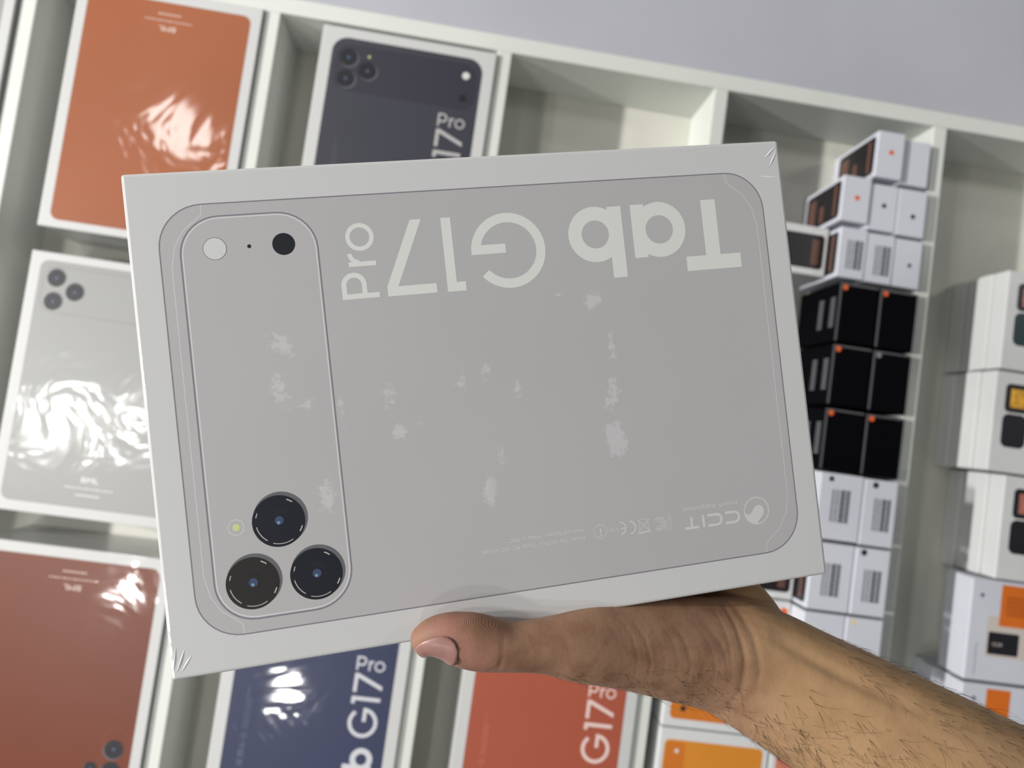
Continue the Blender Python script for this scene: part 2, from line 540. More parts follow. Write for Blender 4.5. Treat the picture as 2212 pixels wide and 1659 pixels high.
def phone_box(name, label, x0, x1, y0, y1, ztop, m, group, dot=None, code=None, side=None, zbase=None, bevel=0.0014):
    zb = ZB if zbase is None else zbase
    h = RIM + ztop - zb
    cx, cy = (x0 + x1) / 2, (y0 + y1) / 2
    t = thing(name, label, 'box', (cx, cy, zb), group)
    w, d = x1 - x0, y1 - y0
    new_obj('carton', box_mesh('carton', -w / 2, w / 2, -d / 2, d / 2, 0, h, bevel), m, t)
    rng = random.Random(int((cx + 2) * 1e4) ^ int((cy + 2) * 1e4))
    if dot:
        dx, dy, r, dm = dot
        o = Flat().disc((dx - cx) * 1000, (dy - cy) * 1000, r, 24).build('sticker_dot', dm, t, 0.15)
        o.location.z = h
    if code:
        a, b, c, e = code
        o = Flat().dashes((a - cx) * 1000, (b - cx) * 1000, (c - cy) * 1000, (e - cy) * 1000, 5, rng, 0.82, True).build('barcode_print', M_ink, t, 0.12)
        o.location.z = h
        k = Flat().rect((a - cx) * 1000 + 0.55 * (b - a) * 1000, (a - cx) * 1000 + 0.63 * (b - a) * 1000, (c - cy) * 1000, (e - cy) * 1000) \
            .rect((a - cx) * 1000 + 0.8 * (b - a) * 1000, (a - cx) * 1000 + 0.9 * (b - a) * 1000, (c - cy) * 1000, (e - cy) * 1000).build('barcode_bars', M_ink_dark, t, 0.18)
        k.location.z = h
    if side == 'screen':
        L = min(h * 1000, 96)
        o = Flat().rrect(5, L - 6, -d * 500 + 5, d * 500 - 5, 5).build('phone_picture', M_screen, t, 0.15, 0, 'left')
        o.location = (-w / 2, 0, h)
        for a_, b_, c_ in ((14, 21, d * 500 - 9), (44, 54, 2), (66, 84, d * 500 - 12)):  # brown stripes printed on the dark phone picture
            Flat().rect(a_, b_, -d * 500 + 9, c_).build('phone_picture_stripe', M_screen2, o, 0.25, 0, 'left')
    elif side == 'spec':
        L = 60
        o = Flat().dashes(5, 12, -d * 500 + 18, d * 500 - 16, 1, rng, 0.7).build('spec_print', M_ink_light, t, 0.15, 0, 'left')
        f2 = Flat()
        for xx in (6, 34):
            n = 14
            for k in range(n):
                yy = -d * 500 + 18 + (d * 1000 - 34) * k / n
                f2.rect(xx, xx + 11, yy, yy + (d * 1000 - 34) / n * 0.5)
        o2 = f2.build('spec_lines', M_ink_light, t, 0.15, 0, 'left')
        bpy.data.objects.remove(o)
        o2.location = (-w / 2, 0, h)
    return t


GW = 'small white phone boxes standing on end'
phone_box('phone_box', 'white phone box with an orange dot, standing in the row by the back rail', 0.4495, 0.4835, 0.3525, 0.4095, 0.014, M_card_bluish, GW, (0.4675, 0.3845, 3.2, M_dot_o), None, 'screen')
phone_box('phone_box', 'blank-ended white phone box in the corner of back rail and divider', 0.4838, 0.5200, 0.3510, 0.4060, 0.008, M_card_bluish, GW)
phone_box('phone_box', 'white phone box with an orange dot, second row from the back rail', 0.4140, 0.4488, 0.2940, 0.3495, 0.013, M_card_bluish, GW, (0.4325, 0.3235, 3.2, M_dot_o), None, 'screen')
phone_box('phone_box', 'white phone box with a black dot beside the orange-dotted one in second row', 0.4492, 0.4848, 0.2895, 0.3460, 0.010, M_card_bluish, GW, (0.4680, 0.3205, 3.0, M_dot_k))
phone_box('phone_box', 'black-dotted white phone box against the divider, second row from the back rail', 0.4852, 0.5210, 0.2885, 0.3455, 0.010, M_card_bluish, GW, (0.5050, 0.3130, 3.0, M_dot_k))
phone_box('phone_box', 'white phone box with a barcode end, beside the flat-lying boxed phone', 0.4185, 0.4525, 0.2270, 0.2880, 0.011, M_card_bluish, GW, None, (0.4275, 0.4485, 0.238, 0.273), 'screen')
phone_box('phone_box', 'white phone box with a barcode end between a barcoded box and a black-dotted one', 0.4528, 0.4875, 0.2265, 0.2860, 0.010, M_card_bluish, GW, None, (0.4625, 0.4835, 0.236, 0.272))
phone_box('phone_box', 'black-dotted white phone box standing against the divider above the black boxes', 0.4880, 0.5225, 0.2265, 0.2850, 0.009, M_card_bluish, GW, (0.5080, 0.2540, 2.5, M_dot_k))

GB = 'matt black phone boxes standing on end'
ROWN = ['top', 'middle', 'bottom']
for i, (ya, yb) in enumerate(((0.1505, 0.2215), (0.0755, 0.1475), (-0.0010, 0.0715))):
    for j, (xa, xb) in enumerate(((0.4250, 0.4738), (0.4755, 0.5230))):
        near = ['by the small white boxes', 'in the middle row of six', 'by the large white boxes'][i]
        side = ['with grey print on its side', 'against the divider'][j]
        dm = M_dot_o if (i, j) != (1, 1) else M_ink_light
        phone_box('black_phone_box', 'matt black phone box %s, %s' % (side, near), xa, xb, ya, yb, 0.010 - 0.001 * j, M_card_black, GB,
                  (xa + 0.0075, yb - 0.0055, 3.3, dm), None, 'spec' if j == 0 else None)
        # worn pale edges
        tt = COL.objects[-1]
for ob in [o for o in COL.objects if o.name.startswith('black_phone_box')]:
    c = [k for k in ob.children if k.name.startswith('carton')][0]
    xs = [v.co.x for v in c.data.vertices]
    ys = [v.co.y for v in c.data.vertices]
    zs = max(v.co.z for v in c.data.vertices)
    e = Flat().rect(min(xs) * 1000 + 0.8, min(xs) * 1000 + 3.4, min(ys) * 1000 + 1, max(ys) * 1000 - 1) \
        .rect(min(xs) * 1000 + 1, max(xs) * 1000 - 1, max(ys) * 1000 - 2.8, max(ys) * 1000 - 0.8).build('worn_edge', M_blackedge, ob, 0.06)
    e.location.z = zs

GL = 'large white phone boxes with barcode ends'
phone_box('phone_box', 'large barcoded white phone box with a black dot, below the black boxes', 0.4137, 0.4650, -0.0781, -0.0034, 0.040, M_card_bluish, GL, (0.4267, -0.0101, 3.1, M_dot_k), (0.4281, 0.4513, -0.0579, -0.0212), None)
phone_box('phone_box', 'large barcoded white phone box with a big black dot, against the divider corner', 0.4659, 0.5058, -0.0791, -0.0043, 0.040, M_card_bluish, GL, (0.4788, -0.0106, 3.6, M_dot_k), (0.4783, 0.4995, -0.0617, -0.0251))
phone_box('phone_box', 'large barcoded white phone box without a dot, beside a flat-lying boxed phone', 0.4142, 0.4636, -0.1572, -0.0820, 0.039, M_card_bluish, GL, None, (0.4281, 0.4503, -0.1408, -0.1041), 'screen')
phone_box('phone_box', 'large barcoded white phone box with a black dot above the yellow-dotted box', 0.4646, 0.5055, -0.1572, -0.0820, 0.040, M_card_bluish, GL, (0.4739, -0.0873, 3.6, M_dot_k), (0.4754, 0.4976, -0.1417, -0.1061))
phone_box('phone_box', 'blank-ended large white phone box beside the yellow-dotted one', 0.4132, 0.4617, -0.2353, -0.1601, 0.039, M_card_bluish, GL)
phone_box('phone_box', 'large white phone box with a small yellow dot', 0.4624, 0.5055, -0.2353, -0.1601, 0.040, M_card_bluish, GL, (0.4706, -0.1654, 2.4, M_dot_y))


# ---------------------------------------------------------------- flat-lying small phone boxes with a phone picture on the lid
def flat_phone_box(name, label, x0, x1, y0, y1, ztop, thick, m, group, pic=None, dots=(), stickers=(), zbase=None):
    t = thing(name, label, 'box', ((x0 + x1) / 2, (y0 + y1) / 2, RIM + ztop - thick), group)
    w, d = x1 - x0, y1 - y0
    cx, cy = (x0 + x1) / 2, (y0 + y1) / 2
    new_obj('carton', box_mesh('carton', -w / 2, w / 2, -d / 2, d / 2, 0, thick, 0.0014), m, t)
    mmx = lambda v: (v - cx) * 1000
    mmy = lambda v: (v - cy) * 1000
    for k, (nm, a, b, c, e, r, mm_, z) in enumerate(pic or ()):
        o = Flat().rrect(mmx(a), mmx(b), mmy(c), mmy(e), r).build(nm, mm_, t, z)
        o.location.z = thick
    for nm, a, c, r, mm_, z in dots:
        o = Flat().disc(mmx(a), mmy(c), r, 24).build(nm, mm_, t, z)
        o.location.z = thick
    for nm, a, b, c, e, mm_, z in stickers:
        o = Flat().rect(mmx(a), mmx(b), mmy(c), mmy(e)).build(nm, mm_, t, z)
        o.location.z = thick
    return t


GF = 'white phone boxes lying flat, phone picture up'
for k, (ya, yb, lab, pic) in enumerate((
        (0.2300, 0.2905, 'white phone box lying flat, dark phone on its lid, beside the small barcoded boxes', True),
        (-0.1560, -0.0975, 'white phone box lying flat, dark phone on its lid, above the wrist', True),
        (-0.2175, -0.1580, 'white phone box lying flat with an orange mark, mostly behind the wrist', False))):
    u = new_obj('phone_box', box_mesh('phone_box', -0.05, 0.05, -0.0295, 0.0295, 0, (0.0378, 0.0488, 0.0488)[k], 0.0014), M_card_bluish, None, (0.3665 if k == 0 else 0.3625, (ya + yb) / 2, ZB))
    u['label'] = 'white phone box lying flat beneath ' + ['the dark-pictured one beside the small barcoded boxes', 'the dark-pictured one above the wrist', 'the orange-marked one behind the wrist'][k]
    u['category'] = 'box'
    u['group'] = GF
    ox = 0.0 if k == 0 else -0.0040
    pcs = (('phone_picture', 0.330 + ox, 0.412 + ox, ya + 0.008, yb - 0.010, 5, M_screen, 0.12), ('phone_picture_stripe', 0.397 + ox, 0.406 + ox, ya + 0.013, yb - 0.016, 1.5, M_screen2, 0.22)) if pic else ()
    flat_phone_box('phone_box', lab, 0.3165 + ox, 0.4165 + ox, ya, yb, (-0.0138, 0.0085, 0.0085)[k], (0.038, 0.049, 0.049)[k], M_card_plain, GF, pcs,
                   () if pic else (('orange_mark', 0.4045, -0.1705, 5.0, M_dot_o, 0.12),))

# orange phone boxes near the coral tablet box
M_amber = mat('print_amber', (206, 132, 44), 0.45, mottle=0.06, mscale=12)
M_amber_d = mat('print_amber_dark', (196, 112, 38), 0.45, mottle=0.06, mscale=12)
M_pale = mat('print_pale_dot', (216, 200, 190), 0.45)
M_pink = mat('print_rose', (196, 120, 96), 0.45)
GA = 'white phone boxes with amber phone pictures'
for lv in range(2):
    for k, (ya, yb) in enumerate(((-0.3165, -0.2390), (-0.3960, -0.3180))):
        u = new_obj('phone_box', box_mesh('phone_box', -0.0650, 0.0650, -(yb - ya) / 2, (yb - ya) / 2, 0, 0.030, 0.0014), M_card_plain, None, (0.3455, (ya + yb) / 2, ZB + 0.030 * lv))
        u['label'] = 'white phone box in the %s layer under the amber-pictured box %s' % (['bottom', 'middle'][lv], ['with the black lens', 'with the pale dot'][k])
        u['category'] = 'box'
        u['group'] = GA
flat_phone_box('phone_box', 'white phone box with an amber phone picture and a black lens', 0.2805, 0.4105, -0.3165, -0.2390, 0.0, 0.030, M_card_plain, GA,
               (('phone_picture', 0.2885, 0.4035, -0.3070, -0.2470, 6, M_amber_d, 0.12),), (('lens_print', 0.3035, -0.2950, 3.4, M_dot_k, 0.2), ('lens_print', 0.3035, -0.2800, 3.4, M_dot_k, 0.2)))
flat_phone_box('phone_box', 'white phone box with an amber phone picture and a pale round dot', 0.2805, 0.4105, -0.3960, -0.3180, 0.0, 0.030, M_card_plain, GA,
               (('phone_picture', 0.2870, 0.4035, -0.3880, -0.3305, 6, M_amber, 0.12), ('camera_bar', 0.2890, 0.3120, -0.3860, -0.3330, 5, M_amber_d, 0.2)), (('flash_dot', 0.3020, -0.3430, 2.6, M_pale, 0.26),))
u = flat_phone_box('phone_box', 'white phone box with a rose phone picture, past the amber one under the forearm', 0.4125, 0.5235, -0.3960, -0.3180, 0.0, 0.0895, M_card_plain, GA,
                   (('phone_picture', 0.4195, 0.5165, -0.3885, -0.3255, 6, M_pink, 0.12),))


# ================================================================ stacks of flat boxes in the last compartment
M_pic_k = mat('print_handset_black', (28, 28, 34), 0.4)
M_pic_t = mat('print_handset_teal', (20, 46, 48), 0.4)
M_pic_y = mat('print_picture_yellow', (214, 158, 52), 0.4, mottle=0.35, mscale=160)
M_pic_r = mat('print_picture_rose', (170, 110, 96), 0.4, mottle=0.3, mscale=160)
M_stick = mat('sticker_orange_paper', (206, 104, 26), 0.55, mottle=0.04)
M_cream_pic = mat('print_handset_cream', (196, 186, 178), 0.5)
M_lilac_dot = mat('print_blue_dot', (92, 98, 128), 0.5)
stacks = [('watch', 0.6325, 0.1480, 0.2680, 'the stack nearest the back rail', 0),
          ('watch', 0.6300, 0.0250, 0.1455, 'the middle stack', 1),
          ('watch', 0.6535, -0.1005, 0.0225, 'the stack beside the stickered boxes', 2)]
GS = 'glossy white boxes stacked flat in the end compartment'
for nm, x0, y0, y1, where, k in stacks:
    w = (0.150, 0.150, 0.136)[k]
    for lv in range(4):
        jx = (0.0, 0.0035, -0.002, 0.0)[lv] + random.uniform(-0.001, 0.001)
        zt = 0.010 - 0.025 * (3 - lv)
        if lv < 3:
            u = new_obj('gadget_box', box_mesh('gadget_box', -w / 2, w / 2, -(y1 - y0) / 2, (y1 - y0) / 2, 0, 0.0249, 0.0016), M_card_plain, None, (x0 + w / 2 + jx, (y0 + y1) / 2, RIM + zt - 0.0247))
            u['label'] = 'white box, %s from the bottom of %s' % (['first', 'second', 'third'][lv], where)
            u['category'] = 'box'
            u['group'] = GS
        else:
            px = x0 + 0.0135
            pc = [('handset_picture', px, px + 0.030, (y0 + y1) / 2 + 0.012, y1 - 0.014, 6, M_pic_k, 0.12),
                  ('handset_picture', px - 0.001, px + 0.030, (y0 + y1) / 2 - 0.030, (y0 + y1) / 2 + 0.010, 8, (M_pic_t, M_pic_k, M_pic_k)[k], 0.12)]
            pc.append(('screen_picture', px + 0.007, px + 0.028, (y0 + y1) / 2 + 0.018, y1 - 0.020, 1.5, (M_pic_r, M_pic_y, M_pic_r)[k], 0.22))
            flat_phone_box('gadget_box', 'white box with a dark handset picture topping %s' % where, x0, x0 + w, y0, y1, 0.0104, 0.025, M_card_plain, GS, pc)

GK = 'cool white boxes with orange stickers'
for k, (y0, y1) in enumerate(((-0.2205, -0.1025), (-0.3420, -0.2240))):
    x0, x1 = 0.6275, 0.7850
    where = ['with the black handset picture', 'by the forearm'][k]
    for lv in range(3):
        u = new_obj('handset_box', box_mesh('handset_box', -(x1 - x0) / 2 + (0.034 if k == 0 and lv < 2 else 0.0), (x1 - x0) / 2, -(y1 - y0) / 2, (y1 - y0) / 2, 0, 0.0249, 0.0016), M_card_bluish, None, ((x0 + x1) / 2 + (0.004, -0.003, 0.002)[lv], (y0 + y1) / 2, ZB + 0.025 * lv))
        u['label'] = 'cool white box, %s from the bottom of the stickered stack %s' % (['first', 'second', 'third'][lv], where)
        u['category'] = 'box'
        u['group'] = GK
    if k == 0:
        t = flat_phone_box('handset_box', 'cool white box with an orange sticker over a black handset picture', x0, x1, y0, y1, 0.010, 0.025, M_card_bluish, GK,
                           (('handset_picture', 0.6505, 0.7300, -0.1920, -0.1440, 3, M_cream_pic, 0.12), ('handset_screen', 0.6530, 0.6915, -0.1885, -0.1625, 2, M_pic_k, 0.2)),
                           (('brand_dot', 0.6410, -0.1215, 2.6, M_lilac_dot, 0.12),), (('price_sticker', 0.6645, 0.7160, -0.1550, -0.1065, M_stick, 0.3),))
        o = Flat().text('13:24', 0, 0, 12, 4.0).build('screen_digits', M_pale, t, 0.3)
        o.location = (0.6590 - (x0 + x1) / 2, -0.1785 - (y0 + y1) / 2, 0.025)
        rng = random.Random(5)
        o = Flat().dashes(-1.1, 1.1, -18, 18, 1, rng, 0.6, True).build('side_print', M_ink, t, 0.15)
        o.location = (0.6395 - (x0 + x1) / 2, -0.1955 - (y0 + y1) / 2, 0.025)
        o = Flat().dashes(-18, 18, -12, 12, 5, rng, 0.6).build('sticker_print', mat('sticker_ink', (150, 70, 18), 0.5), t, 0.36)
        o.location = (0.6900 - (x0 + x1) / 2, -0.1310 - (y0 + y1) / 2, 0.025)
    else:
        flat_phone_box('handset_box', 'cool white box with an orange sticker, half behind the forearm', x0, x1, y0, y1, 0.010, 0.025, M_card_bluish, GK,
                       (), (('brand_dot', 0.6430, -0.2410, 2.6, M_lilac_dot, 0.12),), (('price_sticker', 0.6580, 0.6880, -0.2900, -0.2285, M_stick, 0.2),))


# ================================================================ the tablet box held in the hand
HELD = Matrix(((0.96410671, -0.24663830, 0.09832501, 0.01608666),
               (0.24770037, 0.96883560, 0.00144796, 0.01461590),
               (-0.09561790, 0.02295916, 0.99515330, 0.53322013 + RIM),
               (0, 0, 0, 1)))
held = thing('tablet_box', 'silver grey tablet box held up by the hand, Tab G17 Pro upside down', 'box')
held.matrix_world = HELD
new_obj('carton', box_mesh('carton', -0.1425, 0.1425, -0.10085, 0.10085, -0.045, 0, 0.0014, 3), mat('held_white_carton', (199, 199, 199), 0.4, coat=0.6, coat_rough=0.10, wrinkle=0.0012, wscale=20, grain=0.05), held)

# grey lid print with scuffed shrink film: pale residue marks with their own shapes
mp = bpy.data.materials.new('silver_print_scuffed_film')
mp.use_nodes = True
nt = mp.node_tree
bs = nt.nodes['Principled BSDF']
bs.inputs['Roughness'].default_value = 0.42
bs.inputs['Coat Weight'].default_value = 0.6
bs.inputs['Coat Roughness'].default_value = 0.10
tc = nt.nodes.new('ShaderNodeTexCoord')
no = nt.nodes.new('ShaderNodeTexNoise')
no.inputs['Scale'].default_value = 420
no.inputs['Detail'].default_value = 5
no.inputs['Roughness'].default_value = 0.65
nt.links.new(tc.outputs['Object'], no.inputs['Vector'])
no2 = nt.nodes.new('ShaderNodeTexNoise')
no2.inputs['Scale'].default_value = 110
no2.inputs['Detail'].default_value = 3
nt.links.new(tc.outputs['Object'], no2.inputs['Vector'])
acc = None
# scuff blobs (mm): centre x, centre y, half width, half height, strength
SCUFF = [(-88, 26, 9, 10, .75), (-90, 8, 6, 12, .8), (-80, 2, 7, 6, .6), (-67, -5, 3.5, 22, .55), (-76, -36, 6, 12, .8),
         (-47, 0, 5, 15, .7), (-44, -14, 6, 6, .8), (-35, -8, 3, 9, .5), (-16, 4, 5, 13, .55), (-5, 9, 6, 7, .65), (8, 0, 3, 9, .7),
         (-9, -42, 5, 11, .9), (-3, -28, 4, 12, .6), (46, 34, 6.5, 7, .95), (52, 12, 3.5, 13, .7), (50, -6, 5, 9, .75), (49, -27, 8, 11, 1.0),
         (40, 7, 5, 8, .4), (48, -12, 6, 10, .6), (-18, 6, 3, 10, .5), (30, 38, 2.4, 1.2, .8)]
for cx, cy, rx, ry, st in SCUFF:
    mpn = nt.nodes.new('ShaderNodeMapping')
    mpn.vector_type = 'POINT'
    mpn.inputs['Location'].default_value = (-cx / rx, -cy / ry, 0)
    mpn.inputs['Scale'].default_value = (1000 / rx, 1000 / ry, 0)
    nt.links.new(tc.outputs['Object'], mpn.inputs['Vector'])
    ln = nt.nodes.new('ShaderNodeVectorMath')
    ln.operation = 'LENGTH'
    nt.links.new(mpn.outputs[0], ln.inputs[0])
    mr = nt.nodes.new('ShaderNodeMapRange')
    mr.inputs[1].default_value = 1.15
    mr.inputs[2].default_value = 0.2
    mr.inputs[3].default_value = 0.0
    mr.inputs[4].default_value = st
    nt.links.new(ln.outputs['Value'], mr.inputs[0])
    if acc is None:
        acc = mr.outputs[0]
    else:
        mxn = nt.nodes.new('ShaderNodeMath')
        mxn.operation = 'MAXIMUM'
        nt.links.new(acc, mxn.inputs[0])
        nt.links.new(mr.outputs[0], mxn.inputs[1])
        acc = mxn.outputs[0]


def math_node(op, a, b):
    n = nt.nodes.new('ShaderNodeMath')
    n.operation = op
    for i, v in enumerate((a, b)):
        if isinstance(v, (int, float)):
            n.inputs[i].default_value = v
        else:
            nt.links.new(v, n.inputs[i])
    return n.outputs[0]


nsum = math_node('ADD', math_node('MULTIPLY', no.outputs['Fac'], 0.55), math_node('MULTIPLY', no2.outputs['Fac'], 0.45))
thr = math_node('SUBTRACT', math_node('ADD', nsum, math_node('MULTIPLY', acc, 0.38)), 0.69)
msk = nt.nodes.new('ShaderNodeMapRange')
msk.inputs[1].default_value = 0.0
msk.inputs[2].default_value = 0.10
msk.inputs[3].default_value = 0.0
msk.inputs[4].default_value = 0.46
nt.links.new(thr, msk.inputs[0])
soft = nt.nodes.new('ShaderNodeTexNoise')
soft.inputs['Scale'].default_value = 11
soft.inputs['Detail'].default_value = 2
nt.links.new(tc.outputs['Object'], soft.inputs['Vector'])
ramp = nt.nodes.new('ShaderNodeMix')
ramp.data_type = 'RGBA'
ramp.inputs[6].default_value = lin(173, 173, 173)
ramp.inputs[7].default_value = lin(181, 178, 180)
nt.links.new(soft.outputs['Fac'], ramp.inputs[0])
mxc = nt.nodes.new('ShaderNodeMix')
mxc.data_type = 'RGBA'
nt.links.new(msk.outputs[0], mxc.inputs[0])
nt.links.new(ramp.outputs[2], mxc.inputs[6])
mxc.inputs[7].default_value = lin(208, 206, 208)
nt.links.new(mxc.outputs[2], bs.inputs['Base Color'])

SILVER = dict(n='silver', print=(176, 175, 176), bar=(181, 180, 181), edge=(122, 118, 128), lite=(206, 206, 207), word=(212, 214, 210), small=(203, 202, 202))
MATS['print_bar_silver'] = mp
g17_print(held, SILVER, 0, True, mp)

# film puckers at two corners: thin raised folds
M_fold = mat('film_fold', (232, 232, 232), 0.2, coat=1.0, coat_rough=0.05)


def fold(pts, w, hgt):
    bm = bmesh.new()
    n = len(pts)
    rows = []
    for i, p in enumerate(pts):
        a = Vector(pts[max(0, i - 1)])
        b = Vector(pts[min(n - 1, i + 1)])
        t = (b - a).normalized()
        nr = Vector((-t.y, t.x))
        k = math.sin(math.pi * i / (n - 1))
        rows.append([bm.verts.new(((p[0] + nr.x * w * k * s) / 1000, (p[1] + nr.y * w * k * s) / 1000, (0.03 + hgt * k * (1 - abs(s))) / 1000)) for s in (-1, 0, 1)])
    for i in range(n - 1):
        for j in range(2):
            bm.faces.new((rows[i][j], rows[i + 1][j], rows[i + 1][j + 1], rows[i][j + 1]))
    bmesh.ops.recalc_face_normals(bm, faces=bm.faces)
    o = new_obj('film_fold', bm_mesh(bm, 'film_fold', True), M_fold, held)
    return o


def seg(a, b, n=7):
    return [(a[0] + (b[0] - a[0]) * i / n, a[1] + (b[1] - a[1]) * i / n) for i in range(n + 1)]


fold(seg((-140.3, -98.0), (-136.4, -89.0)), 0.35, 0.3)
fold(seg((-141.3, -97.0), (-139.6, -87.5)), 0.3, 0.25)
fold(seg((-138.8, -98.4), (-133.8, -91.4)), 0.3, 0.2)
fold(seg((140.6, 98.2), (134.5, 92.5)), 0.4, 0.25)
fold(seg((141.0, 96.0), (136.5, 88.5)), 0.35, 0.25)
fold(seg((141.4, 83.6), (131.0, 84.6)), 0.3, 0.2)


# ================================================================ the person's arm and hand
MM = 0.001


def tube(bm, secs, fwd=Vector((0, 0, 1)), n=28, power=2.0, step=1.6):
    """skin of a limb through elliptical sections (x, y, z, r across, r towards the viewer), millimetres, ends closed"""
    P = np.array([s[:3] for s in secs], float)
    Rr = np.array([s[3:5] for s in secs], float)
    d = np.r_[0, np.cumsum(np.linalg.norm(np.diff(P, axis=0), axis=1))]
    m = max(4, int(d[-1] / step))
    u = np.linspace(0, d[-1], m)

    def cubic(Y):
        k = len(d)
        mm_ = np.zeros_like(Y)
        for i in range(k):
            if 0 < i < k - 1:
                h0, h1 = d[i] - d[i - 1], d[i + 1] - d[i]
                s0, s1 = (Y[i] - Y[i - 1]) / h0, (Y[i + 1] - Y[i]) / h1
                mm_[i] = (s0 * h1 + s1 * h0) / (h0 + h1)
        mm_[0] = (Y[1] - Y[0]) / (d[1] - d[0])
        mm_[-1] = (Y[-1] - Y[-2]) / (d[-1] - d[-2])
        out = []
        for q in u:
            i = min(max(np.searchsorted(d, q) - 1, 0), k - 2)
            h = d[i + 1] - d[i]
            t = (q - d[i]) / h
            out.append((2 * t**3 - 3 * t**2 + 1) * Y[i] + (t**3 - 2 * t**2 + t) * h * mm_[i] + (-2 * t**3 + 3 * t**2) * Y[i + 1] + (t**3 - t**2) * h * mm_[i + 1])
        return np.array(out)

    C, Rq = cubic(P), np.maximum(cubic(Rr), 0.3)
    rings = []
    frames = []
    for i in range(m):
        t = Vector(C[min(i + 1, m - 1)] - C[max(i - 1, 0)]).normalized()
        across = fwd.cross(t).normalized()
        out = t.cross(across).normalized()
        frames.append((Vector(C[i]), across, out, Rq[i][0], Rq[i][1]))
        ring = []
        for k in range(n):
            a = 2 * math.pi * k / n
            ca, sa = math.cos(a), math.sin(a)
            e = 2.0 / power
            ca = math.copysign(abs(ca) ** e, ca)
            sa = math.copysign(abs(sa) ** e, sa)
            ring.append(bm.verts.new((Vector(C[i]) + across * (Rq[i][0] * ca) + out * (Rq[i][1] * sa)) * MM))
        rings.append(ring)
    for i in range(m - 1):
        for k in range(n):
            bm.faces.new((rings[i][k], rings[i][(k + 1) % n], rings[i + 1][(k + 1) % n], rings[i + 1][k]))
    bm.faces.new(rings[0][::-1])
    bm.faces.new(rings[-1])
    return frames


hb = bmesh.new()
THUMB = [(-47.6, -100.6, 7.2, 2.2, 2.0), (-46.6, -100.2, 7.6, 4.6, 3.8), (-44.3, -98.8, 8.2, 6.0, 5.6), (-40.6, -97.4, 8.9, 7.5, 7.2), (-34, -97.6, 9.4, 9.4, 8.6),
         (-27.6, -100.0, 9.6, 11.2, 9.4), (-18.4, -103.5, 9.2, 11.4, 9.4), (-8.9, -106.6, 8.2, 10.3, 9.0), (3.1, -108.8, 6.2, 11.2, 9.6),
         (21.8, -113.2, 2.0, 15.4, 12), (44.8, -119.2, -6.5, 19.4, 15.5), (69, -127, -14.0, 23.5, 18.5), (91, -135, -18.5, 26, 20),
         (112, -145, -19, 28.5, 20)]
thumb_frames = tube(hb, THUMB)
ARM = [(84, -128, -22, 22, 17), (98, -136.5, -20, 27.5, 20), (112, -145.5, -18.5, 29.5, 20.5), (130.6, -159.0, -15, 31.2, 22), (155.8, -177, -9, 33.5, 25),
       (192.6, -204, 0, 37, 29), (240, -240, 10, 42, 34), (300, -286, 24, 46, 39), (350, -324, 36, 47, 41)]
arm_frames = tube(hb, ARM, power=2.15)
# palm under and behind the box
tube(hb, [(112, -143, -20, 24, 17), (106, -132, -32, 28, 17), (100, -123, -50, 30, 14.5), (87, -102, -62, 35, 13), (70, -76, -63.5, 38, 12), (61, -62, -63, 36, 10), (57, -56, -62, 32, 7)], power=2.3)
# web between palm and thumb base
tube(hb, [(60, -117, -16, 12, 12), (56, -110, -32, 12, 13), (52, -102, -54, 14, 9), (50, -88, -60, 14, 9)])
# four fingers flat against the back of the box
ax = Vector((-0.54, 0.84, 0))
pr_ = Vector((0.84, 0.54, 0))
base = Vector((64, -66, -60))
finger_frames = []
for off, ln_, r in ((-29, 76, 9.0), (-9.5, 84, 9.2), (10, 78, 8.8), (28, 62, 7.8)):
    b0 = base + pr_ * off - ax * (abs(off) * 0.12)
    dirv = (ax + pr_ * (off * 0.0035)).normalized()
    pts = []
    for s, dz, k in ((-0.12, -3.5, 1.05), (0.0, -3.5, 1.1), (0.22, -3.0, 1.0), (0.46, -3.6, 1.06), (0.62, -1.4, 0.93), (0.80, 2.6, 0.97), (0.92, 4.8, 0.86), (0.975, 5.4, 0.62), (1.0, 5.6, 0.3)):
        p = b0 + dirv * (ln_ * s)
        pts.append((p.x, p.y, p.z + dz, r * k, r * k * 0.9))
    finger_frames.append(tube(hb, pts, n=20))
hm = bm_mesh(hb, 'person')
ho = bpy.data.objects.new('hand_raw', hm)
COL.objects.link(ho)
md = ho.modifiers.new('r', 'REMESH')
md.mode = 'VOXEL'
md.voxel_size = 0.00095
md2 = ho.modifiers.new('s', 'SMOOTH')
md2.factor = 0.5
md2.iterations = 14
dg = bpy.context.evaluated_depsgraph_get()
hand_me = bpy.data.meshes.new_from_object(ho.evaluated_get(dg))
bpy.data.objects.remove(ho)

# sculpt: tendon groove, wrist fold, thumb joint folds, thumb-pad dimple (all in millimetres of the box frame)
nv = len(hand_me.vertices)
co = np.empty(nv * 3)
hand_me.vertices.foreach_get('co', co)
co = co.reshape(-1, 3) * 1000
nrm = np.empty(nv * 3)
hand_me.vertices.foreach_get('normal', nrm)
nrm = nrm.reshape(-1, 3)


def dist_poly(pts):
    p = np.asarray(pts, float)
    best = np.full(nv, 1e9)
    for a, b in zip(p[:-1], p[1:]):
        ab = b - a
        t = np.clip(((co[:, :2] - a) @ ab) / (ab @ ab), 0, 1)
        q = a + t[:, None] * ab
        best = np.minimum(best, np.linalg.norm(co[:, :2] - q, axis=1))
    return best


disp = np.zeros(nv)
front = nrm[:, 2] > 0.0


